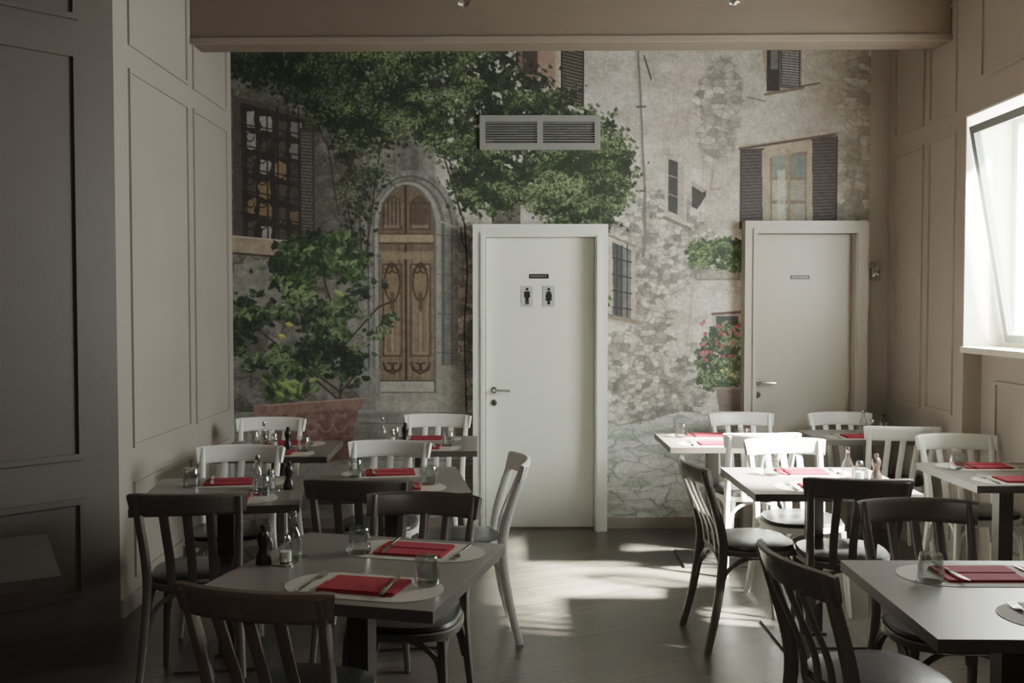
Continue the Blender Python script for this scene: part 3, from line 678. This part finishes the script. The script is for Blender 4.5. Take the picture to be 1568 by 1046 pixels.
def setting(t, u, v, flip=False, glass=True):
    s_ = -1 if flip else 1; r = math.pi if flip else 0
    on(t,'placemat',ME_mat,u,v,0,r); on(t,'napkin',ME_nap,u,v,.0016,r)
    on(t,'fork',ME_fork,u-s_*.165,v,.0016,r); on(t,'knife',ME_knife,u+s_*.085,v,.0117,r+.1)
    if glass: on(t,'drinking_glass',ME_glass,u+s_*.17,v+s_*.07,.0017)
def cruet(t, u, v):
    on(t,'cruet_tray',ME_tray,u,v,0); on(t,'oil_bottle',ME_oil,u-.032,v,.0035); on(t,'salt_shaker',ME_salt,u+.026,v,.0035); on(t,'pepper_mill',ME_pep,u+.105,v,0)

T1 = table(-.478,3.085,.74,.78,-14); setting(T1,.10,-.22); setting(T1,.10,.22,True)
on(T1,'cruet_tray',ME_tray,-.25,.0,0,math.pi/2); on(T1,'oil_bottle',ME_oil,-.25,.032,.0035); on(T1,'salt_shaker',ME_salt,-.25,-.026,.0035); on(T1,'pepper_mill',ME_pep,-.315,-.05,0)
T2 = table(-1.28,4.36,.68,.72,9); setting(T2,0,-.2); setting(T2,0,.2,True); cruet(T2,.17,.0)
T3 = table(-.57,4.62,.68,.72,9); setting(T3,0,-.2); setting(T3,0,.2,True)
T4 = table(-1.36,5.68,.66,.66,2); setting(T4,0,-.195); setting(T4,0,.195,True); cruet(T4,-.05,0)
T5 = table(-.55,5.90,.68,.66,2); setting(T5,0,-.195); setting(T5,0,.195,True); cruet(T5,-.2,0)
T6 = table(1.42,2.77,.72,.76,-1); setting(T6,.12,-.2); setting(T6,.0,.2,True)
T7 = table(1.44,4.64,.74,.72,0); setting(T7,0,-.2); setting(T7,0,.2,True); cruet(T7,.19,.0)
T8 = table(2.43,4.82,.58,.68,0); setting(T8,0,-.2); setting(T8,0,.2,True)
T9 = table(1.24,6.05,.62,.66,0); setting(T9,0,-.19); setting(T9,0,.19,True)
T10 = table(2.22,6.30,.62,.50,0); setting(T10,0,-.12); cruet(T10,.1,.06)
T0 = table(-1.84,3.08,.70,.64,29, M_topD)

# ------------------------------------------------------------------ light
w = bpy.data.worlds.new('World'); scene.world = w; w.use_nodes = True
bg = w.node_tree.nodes['Background']; bg.inputs[0].default_value = (0.985,0.99,1.0,1); bg.inputs[1].default_value = 24
pl = bpy.data.lights.new('window_portal','AREA'); pl.shape = 'RECTANGLE'; pl.size = WZ1-WZ0; pl.size_y = W1-W0
po = bpy.data.objects.new('window_portal', pl); COL.objects.link(po); po.location = (XR+.36,(W0+W1)/2,(WZ0+WZ1)/2); po.rotation_euler = (0, math.pi/2, 0)
pl.cycles.is_portal = True
sl = bpy.data.lights.new('sun','SUN'); sl.energy = 230; sl.angle = math.radians(6); sl.color = (1,.965,.91)
so = bpy.data.objects.new('sun', sl); COL.objects.link(so); dvec = Vector((-1,.34,-.92)); so.rotation_euler = dvec.to_track_quat('-Z','Y').to_euler(); so.location = (5,3,5)
fl = bpy.data.lights.new('fill_light','AREA'); fl.energy = 20; fl.size = 1.5; fl.color = (1,.93,.86)  # added fill light to lift the dark interior, not a fitting of the room
fo = bpy.data.objects.new('fill_light', fl); COL.objects.link(fo); fo.location = (0,-.5,3.5)

cam = bpy.data.cameras.new('camera'); co_ = bpy.data.objects.new('camera', cam); COL.objects.link(co_)
co_.location = (0,0,HC); co_.rotation_euler = (math.radians(90-1.986),0,0); cam.sensor_width = 36; cam.lens = 36*1500/1568.; cam.clip_start = .05
scene.camera = co_
scene.view_settings.view_transform = 'Filmic'
scene.view_settings.look = 'None'
scene.view_settings.exposure = 0.0
